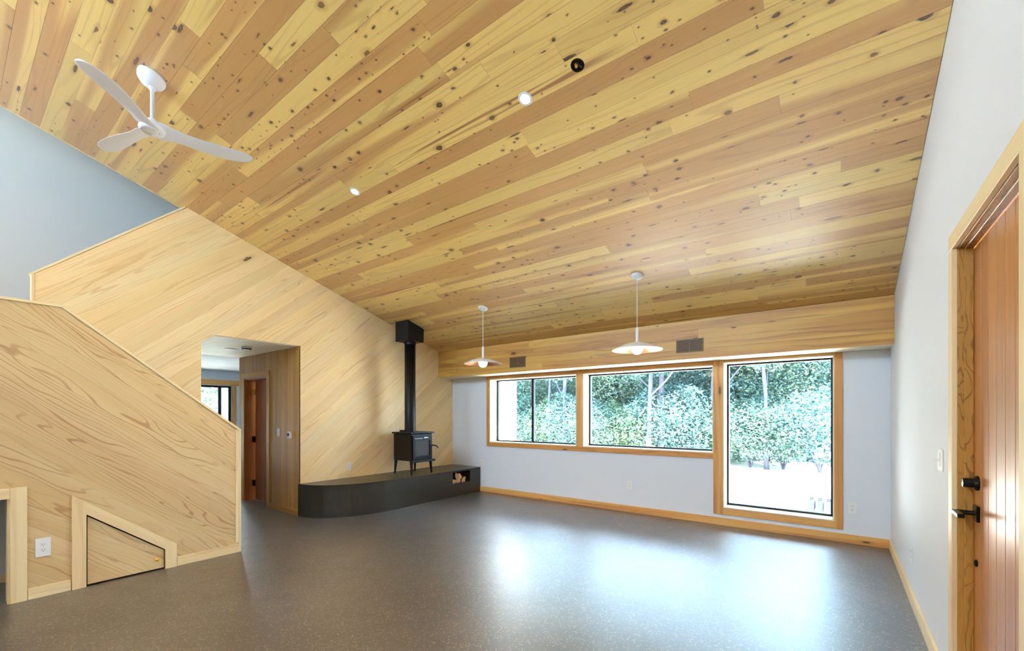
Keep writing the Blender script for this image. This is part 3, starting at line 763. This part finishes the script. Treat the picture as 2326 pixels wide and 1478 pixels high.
# ------------------------------------------------------------------ pendants
def pendant(x, y, label, zr):
    p = thing('pendant_lamp', label, 'pendant lamp', (x, y, zr), 'copper lined pendant lamps')
    zt0 = zc(y)
    bm = bmesh.new(); lathe(bm, [(0, -.034), (.025, -.032), (.058, -.02), (.068, -.006), (.068, 0), (0, 0)], 28, Matrix.Translation((x, y, zt0 - .001)) @ tilt)
    bm_obj('canopy', bm, M_ENAM, p, smooth=True)
    bm = bmesh.new(); tube(bm, [(x, y, zr + .235), (x, y, zt0 - .02)], .0035, 8); bm_obj('cord', bm, M_ENAM, p)
    bm = bmesh.new(); lathe(bm, [(0, zr + .24), (.012, zr + .238), (.014, zr + .23), (.014, zr + .085), (.04, zr + .078), (.04, zr + .06), (0, zr + .06)], 20, Matrix.Translation((x, y, 0))); bm_obj('stem', bm, M_ENAM, p, smooth=False)
    bm = bmesh.new(); lathe(bm, [(.03, zr + .076), (.09, zr + .066), (.17, zr + .042), (.235, zr + .012), (.262, zr - .002), (.264, zr - .006)], 48, Matrix.Translation((x, y, 0)))
    sh = bm_obj('shade', bm, M_ENAM, p, smooth=True)
    bm = bmesh.new(); lathe(bm, [(.0, zr + .066), (.03, zr + .066), (.09, zr + .056), (.17, zr + .033), (.235, zr + .005), (.264, zr - .006)], 48, Matrix.Translation((x, y, 0)))
    o = bm_obj('shade_lining', bm, M_COPPER, sh, smooth=True); o['label'] = 'warm copper inside of the shade'
    bm = bmesh.new(); bmesh.ops.create_uvsphere(bm, u_segments=24, v_segments=14, radius=.062, matrix=Matrix.Translation((x, y, zr + .008)))
    bm_obj('globe', bm, M_GLOBE, p, smooth=True)
    return p
pendant(-1.725, 4.548, 'white and copper disc pendant lamp with lit globe nearer the tall window', 2.108)
pendant(-3.949, 4.578, 'white and copper disc pendant lamp with lit globe nearer the black stove', 2.118)

# ------------------------------------------------------------------ downlights and the open hole
def downlight(x, y, label, power):
    o = thing('recessed_light', label, 'ceiling light', (x, y, zc(y)), 'lit recessed lights in the plank ceiling')
    M = Matrix.Translation((x, y, zc(y))) @ tilt
    bm = bmesh.new(); lathe(bm, [(.034, -.004), (.047, -.004), (.050, -.002), (.050, 0), (.034, 0)], 28, M); bm_obj('trim_ring', bm, M_ENAM, o)
    bm = bmesh.new(); lathe(bm, [(0, -.003), (.035, -.002), (.035, -.0005), (0, -.0005)], 24, M); bm_obj('lens', bm, M_LAMP, o)
    L = bpy.data.lights.new('downlight_beam', 'SPOT'); L.energy = power; L.color = WARM; L.spot_size = math.radians(125); L.spot_blend = .8; L.shadow_soft_size = .04
    link('downlight_beam', L, o, Matrix.Translation((x, y, zc(y) - .02)))
downlight(-1.701, 2.414, 'bright lit recessed light next to the open round hole', 110)
downlight(-3.722, 2.42, 'lit recessed light nearest the diagonal board wall and stove side', 110)
hs = thing('light_housing', 'open round hole in the ceiling plank with loose wire connector', 'light fixture', (HOLE[0], HOLE[1], zc(HOLE[1])))
M = Matrix.Translation((HOLE[0], HOLE[1], zc(HOLE[1]))) @ tilt
bm = bmesh.new(); lathe(bm, [(.0425, .001), (.0425, .019), (.0425, .0195), (0, .0195)], 24, M); bm_obj('can', bm, M_CAN, hs)
bm = bmesh.new(); tube(bm, [M @ Vector(p) for p in ((.0, -.01, .018), (.006, .0, .008), (.012, .012, .004), (.02, .02, -.004))], .005, 6); bm_obj('wire', bm, M_BLK, hs)
bm = bmesh.new(); tube(bm, [M @ Vector(p) for p in ((-.012, .0, .018), (-.010, .004, -.002))], [.011, .008], 8); bm_obj('connector', bm, M_TRIM, hs)

# vents on the soffit
def vent(x0, x1, z0, z1, label):
    v = thing('vent_grille', label, 'vent', ((x0 + x1) / 2, YSOF, z0), 'brown vents in the soffit')
    box('backing', (x0 + .004, YSOF - .002, z0 + .004), (x1 - .004, YSOF - .0005, z1 - .004), M_VDARK, v)
    f = .011
    for lo, hi in (((x0, z0), (x1, z0 + f)), ((x0, z1 - f), (x1, z1)), ((x0, z0 + f), (x0 + f, z1 - f)), ((x1 - f, z0 + f), (x1, z1 - f)),
                   (((x0 + x1) / 2 - .004, z0 + f), ((x0 + x1) / 2 + .004, z1 - f))):
        box('frame', (lo[0], YSOF - .008, lo[1]), (hi[0], YSOF - .001, hi[1]), M_VENT, v)
    k = 11
    for i in range(k):
        z = z0 + f + (z1 - z0 - 2 * f) * (i + .5) / k
        box('slat', (x0 + f, YSOF - .0065, z - .0035), (x1 - f, YSOF - .002, z + .0035), M_VENT, v)
vent(-1.622, -1.300, 2.180, 2.345, 'brown slatted vent in the soffit above the tall window side')
vent(-4.269, -3.953, 2.168, 2.340, 'brown slatted vent in the soffit beside the small pendant')

# ------------------------------------------------------------------ outlets, switches, thermostat, detectors
def plate(name, label, cat, P, R, kind='outlet', w_=.072, h_=.117, group=None):
    """P: point on wall; R: matrix with x = right along the wall, y = up, z = out"""
    M = R.copy(); M.translation = P
    t = thing(name, label, cat, P, group)
    def bx_(nm, x0, y0, z0, x1, y1, z1, mat, par, bev=0):
        b = bmesh.new(); cuboid(b, (x0, y0, z0), (x1, y1, z1))
        if bev: bmesh.ops.bevel(b, geom=b.edges[:], offset=bev, segments=2, affect='EDGES')
        return bm_obj(nm, b, mat, par, M)
    bx_('cover_plate', -w_ / 2, -h_ / 2, 0, w_ / 2, h_ / 2, .006, M_PLATE, t, .002)
    if kind == 'outlet':
        for yy in (.021, -.021):
            r = bx_('receptacle', -.017, yy - .0145, .006, .017, yy + .0145, .0085, M_PLATE, t, .002)
            for xx in (-.007, .007): bx_('slot', xx - .0012, yy - .002, .0085, xx + .0012, yy + .008, .0088, M_SLOT, r)
            bx_('ground_hole', -.0025, yy - .0105, .0085, .0025, yy - .006, .0088, M_SLOT, r)
    elif kind == 'switch':
        bx_('rocker', -.0165, -.033, .006, .0165, .033, .0105, M_PLATE, t, .002)
    elif kind == 'toggle':
        bx_('rocker_surround', -.02, -.038, .006, .02, .038, .009, M_PLATE, t, .001)
        bx_('lever', -.004, -.003, .009, .004, .007, .03, M_PLATE, t, .001)
    return t
RX = Matrix(((0, 1, 0), (0, 0, 1), (1, 0, 0))).transposed().to_4x4()          # faces +X
RNX = Matrix(((0, -1, 0), (0, 0, 1), (-1, 0, 0))).transposed().to_4x4()       # faces -X
RNY = Matrix(((1, 0, 0), (0, 0, 1), (0, -1, 0))).transposed().to_4x4()        # faces -Y
plate('power_outlet', 'white duplex outlet on the stair guard beside the triangular door', 'outlet', (XS, .48, .381), RX, h_=.142, w_=.082)
plate('power_outlet', 'white outlet on the diagonal board wall above the hearth', 'outlet', (XF, 3.765, .62), RX)
plate('power_outlet', 'white outlet on the window wall under the wide middle window', 'outlet', (-2.387, YW, .391), RNY)
plate('power_outlet', 'white outlet in the corner beside the tall window', 'outlet', (.135, YW, .388), RNY)
plate('power_outlet', 'white outlet on the window wall just above the hearth end', 'outlet', (-5.19, YW, .53), RNY)
plate('power_outlet', 'white outlet low on the bright wall past the entry door', 'outlet', (XR, 4.39, .36), RNX)
plate('light_switch', 'white switch with small lever beside the entry door casing', 'switch', (XR, 3.26, 1.158), RNX, kind='toggle', w_=.13)
plate('light_switch', 'narrow pale switch between the hall door and the thermostat', 'switch', (-6.556, 3.005, 1.142), RNY, kind='switch')
tm = thing('thermostat', 'white thermostat with round dark dial on the hall wall', 'thermostat', (-6.21, 3.005, 1.12))
box('base_plate', (-6.265, 2.985, 1.07), (-6.155, 3.005, 1.165), M_PLATE, tm, .006, 2)
bm = bmesh.new(); lathe(bm, [(0, 0), (.026, 0), (.026, .006), (.02, .01), (0, .01)], 20, Matrix.Translation((-6.228, 2.985, 1.12)) @ Matrix.Rotation(math.pi / 2, 4, 'X')); bm_obj('dial', bm, M_HARD, tm)
sm = thing('smoke_detector', 'round white smoke detector on the hall ceiling', 'smoke detector', (-6.615, 2.595, 2.35))
bm = bmesh.new(); lathe(bm, [(0, -.036), (.045, -.035), (.058, -.026), (.064, -.008), (.064, 0), (0, 0)], 24, Matrix.Translation((-6.615, 2.595, 2.351))); bm_obj('cover', bm, M_PLATE, sm, smooth=True)
bm = bmesh.new(); lathe(bm, [(.05, -.032), (.056, -.034), (.062, -.02), (.058, -.018)], 24, Matrix.Translation((-6.615, 2.595, 2.351))); bm_obj('vent_ring', bm, M_SLOT, sm)
cl = thing('ceiling_light', 'flat white ceiling light beside the hall smoke detector', 'ceiling light', (-6.967, 2.53, 2.35))
bm = bmesh.new(); lathe(bm, [(0, -.008), (.075, -.008), (.085, -.004), (.085, 0), (0, 0)], 28, Matrix.Translation((-6.967, 2.53, 2.351))); bm_obj('trim_ring', bm, M_ENAM, cl)
bm = bmesh.new(); lathe(bm, [(0, -.0095), (.07, -.009), (.07, -.008)], 24, Matrix.Translation((-6.967, 2.53, 2.351))); bm_obj('lens', bm, M_PLATE, cl)
# dark handrail stub seen over the guard cap
hr = thing('handrail', 'short dark handrail end peeking over the slanted guard', 'handrail', (-6.14, 1.43, 3.55))
bm = bmesh.new(); tube(bm, [(-6.12, 1.40, 3.515), (-6.12, 1.475, 3.578)], .014, 8); bm_obj('rail', bm, M_CAN, hr)
bm = bmesh.new(); tube(bm, [(-6.12, 1.44, 3.545), (-6.09, 1.44, 3.48), (-6.055, 1.44, 3.47)], .007, 6); bm_obj('bracket', bm, M_CAN, hr)

# ------------------------------------------------------------------ outdoors
GZ = -.3
bm = bmesh.new(); bmesh.ops.create_grid(bm, x_segments=60, y_segments=60, size=60)
for v in bm.verts: v.co.z = .06 * math.sin(v.co.x * .7) * math.cos(v.co.y * .5)
structure(bm_obj('ground', bm, M_SAND, None, Matrix.Translation((-6, 20, GZ - .06))), 'pale sunlit sandy ground outside the windows')
# white wing of the house seen in the sliding window
wing = structure(box('wall_wing', (-9.5, 6.3, GZ - .1), (-6.32, 8.55, 3.6), M_SIDING), 'white clapboard wing of the house outside the sliding window')
for i in range(26):
    z = GZ + .05 + i * .145
    b = bmesh.new()
    vs = [(-6.32, 6.31, z), (-6.32, 8.57, z), (-6.295, 8.57, z), (-6.295, 6.31, z), (-6.32, 6.31, z + .145), (-6.32, 8.57, z + .145), (-6.312, 8.57, z + .145), (-6.312, 6.31, z + .145)]
    V = [b.verts.new(v) for v in vs]
    for q in ((0, 1, 2, 3), (4, 7, 6, 5), (2, 6, 7, 3), (0, 4, 5, 1), (1, 5, 6, 2), (0, 3, 7, 4)): b.faces.new([V[k] for k in q])
    bm_obj('siding_board', b, M_SIDING, wing)
structure(box('column', (-12.4, 4.25, GZ), (-12.2, 4.50, 3.2), M_SIDING), 'white post outside the far window')

def leaves(n, size, blobs):
    """n leaf quads scattered in ellipsoid blobs [(centre, radii)]"""
    wts = np.array([r[0] * r[1] * r[2] for _, r in blobs]) ** .7; wts = wts / wts.sum()
    idx = rng.choice(len(blobs), n, p=wts)
    c = np.array([b[0] for b in blobs])[idx]; r = np.array([b[1] for b in blobs])[idx]
    d = rng.normal(size=(n, 3)); d /= np.linalg.norm(d, axis=1)[:, None]
    p = c + d * r * (rng.random((n, 1)) ** .5)
    u = rng.normal(size=(n, 3)); u[:, 2] *= .5; u /= np.linalg.norm(u, axis=1)[:, None]
    w_ = rng.normal(size=(n, 3)); v = np.cross(u, w_); v /= np.linalg.norm(v, axis=1)[:, None]
    s = size * rng.uniform(.6, 1.3, (n, 1))
    q = np.stack([p - u * s, p + v * s * .5, p + u * s, p - v * s * .5], 1).reshape(-1, 3)
    return q
def leaf_mesh(name, q, mat):
    n = len(q) // 4
    me = bpy.data.meshes.new(name)
    me.vertices.add(len(q)); me.vertices.foreach_set('co', q.astype(np.float32).ravel())
    me.loops.add(4 * n); me.loops.foreach_set('vertex_index', np.arange(4 * n, dtype=np.int32))
    me.polygons.add(n); me.polygons.foreach_set('loop_start', np.arange(0, 4 * n, 4, dtype=np.int32))
    me.update(calc_edges=True); me.materials.append(mat)
    return me
def crown_blobs(h0, h1, rad, k):
    out = []
    for i in range(k):
        f = (i + .5) / k; z = h0 + (h1 - h0) * f
        rr = rad * (1 - .55 * abs(f - .45) * 1.6)
        a = rng.uniform(0, 6.28); d = rr * rng.uniform(.2, .75)
        out.append(((d * math.cos(a), d * math.sin(a), z), (rr * rng.uniform(.35, .6), rr * rng.uniform(.35, .6), (h1 - h0) * rng.uniform(.07, .13))))
    out += [((0, 0, (h0 + h1) / 2), (rad * .95, rad * .95, (h1 - h0) * .5))] * 2
    return out
CROWNS = [leaf_mesh('crown', leaves(15000, .06, crown_blobs(3.3, 7.0, 2.0, 16)), M_LEAF[i % 3]) for i in range(4)]
LOWC = [leaf_mesh('crown', leaves(15000, .06, crown_blobs(.5, 5.6, 2.2, 18)), M_LEAF[(i + 1) % 3]) for i in range(3)]
SHRUB = [leaf_mesh('foliage', leaves(7000, .05, crown_blobs(.15, 2.3, 1.35, 10)), M_LEAF[i % 3]) for i in range(3)]
def trunk_bm(h, r, lean):
    b = bmesh.new(); pts = [(lean * (i / 5) ** 1.3 + random.uniform(-.04, .04), random.uniform(-.04, .04), h * i / 5 - .25) for i in range(6)]
    tube(b, pts, [r * (1 - .13 * i) for i in range(6)], 8)
    return b, pts
def tree(x, y, crown, label, group, r=.13, h=5.4, rot=0, sc=1.0):
    t = thing('tree', label, 'tree', (x, y, GZ), group)
    b, pts = trunk_bm(h, r, random.uniform(-.3, .3))
    tr = bm_obj('trunk', b, M_BARK, t, Matrix.Translation((x, y, GZ)), smooth=True)
    for i in range(3):
        b = bmesh.new()
        q = Vector(pts[2 + i]); a = random.uniform(0, 6.28)
        tube(b, [q, q + Vector((math.cos(a) * .7, math.sin(a) * .7, .5)), q + Vector((math.cos(a) * 1.4, math.sin(a) * 1.4, 1.2))], [r * .4, r * .3, r * .15], 5)
        bm_obj('branch', b, M_BARK, t, Matrix.Translation((x, y, GZ)))
    link('crown', crown, t, Matrix.Translation((x, y, GZ)) @ Matrix.Rotation(rot, 4, 'Z') @ Matrix.Scale(sc, 4))
rt = random.Random(21)
G1, G4, G2, G3 = 'front row of trees in the wood', 'trees deeper in the wood', 'slim trunks at the edge of the wood', 'leafy shrubs at the edge of the wood'
for fx, y, r_, lb in ((-.3527, 15.7, .115, 'pale straight tree trunk near the centre of the wide middle window'), (-.324, 16.0, .13, 'greyer tree trunk just beside the pale one in the middle window'),
                  (-.5735, 15.8, .10, 'pale slim tree trunk seen in the right half of the sliding window'), (-.1135, 16.2, .08, 'thin tree trunk seen high in the tall window'),
                  (-.625, 16.4, .09, 'thin tree trunk seen just past the sliding window stile'), (-.21, 16.6, .09, 'thin tree trunk near the edge of the wide middle window')):
    tree(fx * y, y, CROWNS[rt.randrange(4)], lb, G2, r=r_, h=6.6, rot=rt.uniform(0, 6.28), sc=1.0)
for i in range(13):
    fx = -.80 + i * .068; y = 18.5 + rt.uniform(-1, 2.0)
    kd = rt.randrange(3); tree(fx * y + rt.uniform(-.5, .5), y, LOWC[kd], ('blue green', 'light yellowish green', 'mid green')[kd] + ' leafy tree of the front row outside the windows', G1, rot=rt.uniform(0, 6.28), sc=rt.uniform(.95, 1.2))
for i in range(11):
    fx = -.82 + i * .082; y = 24.5 + rt.uniform(-1.5, 2.5)
    kd = rt.randrange(3); tree(fx * y + rt.uniform(-.5, .5), y, LOWC[kd], ('blue green', 'light yellowish green', 'mid green')[kd] + ' leafy tree deeper in the wood behind the front row', G4, rot=rt.uniform(0, 6.28), sc=rt.uniform(1.2, 1.4))
for x, y in ((-14.5, 1.5), (-15.5, 4.2), (-14.8, 6.6)):
    tree(x, y, LOWC[rt.randrange(3)], 'green tree outside the window of the room beyond the hall', 'trees outside the far room', rot=rt.uniform(0, 6.28))
for i in range(14):
    fx = -.78 + i * .058; y = 16.2 + rt.uniform(-.3, .9)
    x = fx * y
    kd = rt.randrange(3)
    s_ = thing('shrub', ('mid green', 'blue green', 'light yellowish green')[kd] + ' leafy shrub along the edge of the sandy clearing', 'shrub', (x, y, GZ), G3)
    for k in range(4):
        b = bmesh.new()
        a = rt.uniform(0, 6.28); tube(b, [(0, 0, -.05), (.3 * math.cos(a), .3 * math.sin(a), .6), (.6 * math.cos(a), .6 * math.sin(a), 1.2)], [.03, .02, .01], 5)
        bm_obj('stem', b, M_BARK, s_, Matrix.Translation((x, y, GZ)))
    link('foliage', SHRUB[kd], s_, Matrix.Translation((x, y, GZ)) @ Matrix.Rotation(rt.uniform(0, 6.28), 4, 'Z') @ Matrix.Scale(rt.uniform(.85, 1.25), 4))

# concrete blocks and debris on the sand
for i, lb in enumerate(('grey hollow concrete block on the sand, farthest from the tall window edge', 'grey hollow concrete block on the sand, middle of the three',
                        'grey hollow concrete block on the sand, partly hidden by the tall window frame')):
    x0 = -.42 + i * .125; y0 = 9.33 - i * .03
    t = holed('concrete_block', (x0, y0, x0 + .11, y0 + .39), [(x0 + .025, y0 + .04, x0 + .085, y0 + .18), (x0 + .025, y0 + .21, x0 + .085, y0 + .35)], 'Z', GZ + .19, .19, M_CMU)
    tag(t, lb, 'block', 'concrete blocks on the sand')
for i, (x, y, l, lb) in enumerate(((-1.50, 9.9, .22, 'thin broken stick lying bent on the sand outside the tall window'), (-1.62, 9.72, .10, 'small stick lying nearest the left edge of the tall window'))):
    b = bmesh.new(); tube(b, [(0, 0, .015), (l * .5, .12, .03), (l, .02, .015)], .014, 6)
    tag(bm_obj('stick', b, M_BARK, None, Matrix.Translation((x, y, GZ))), lb, 'stick')
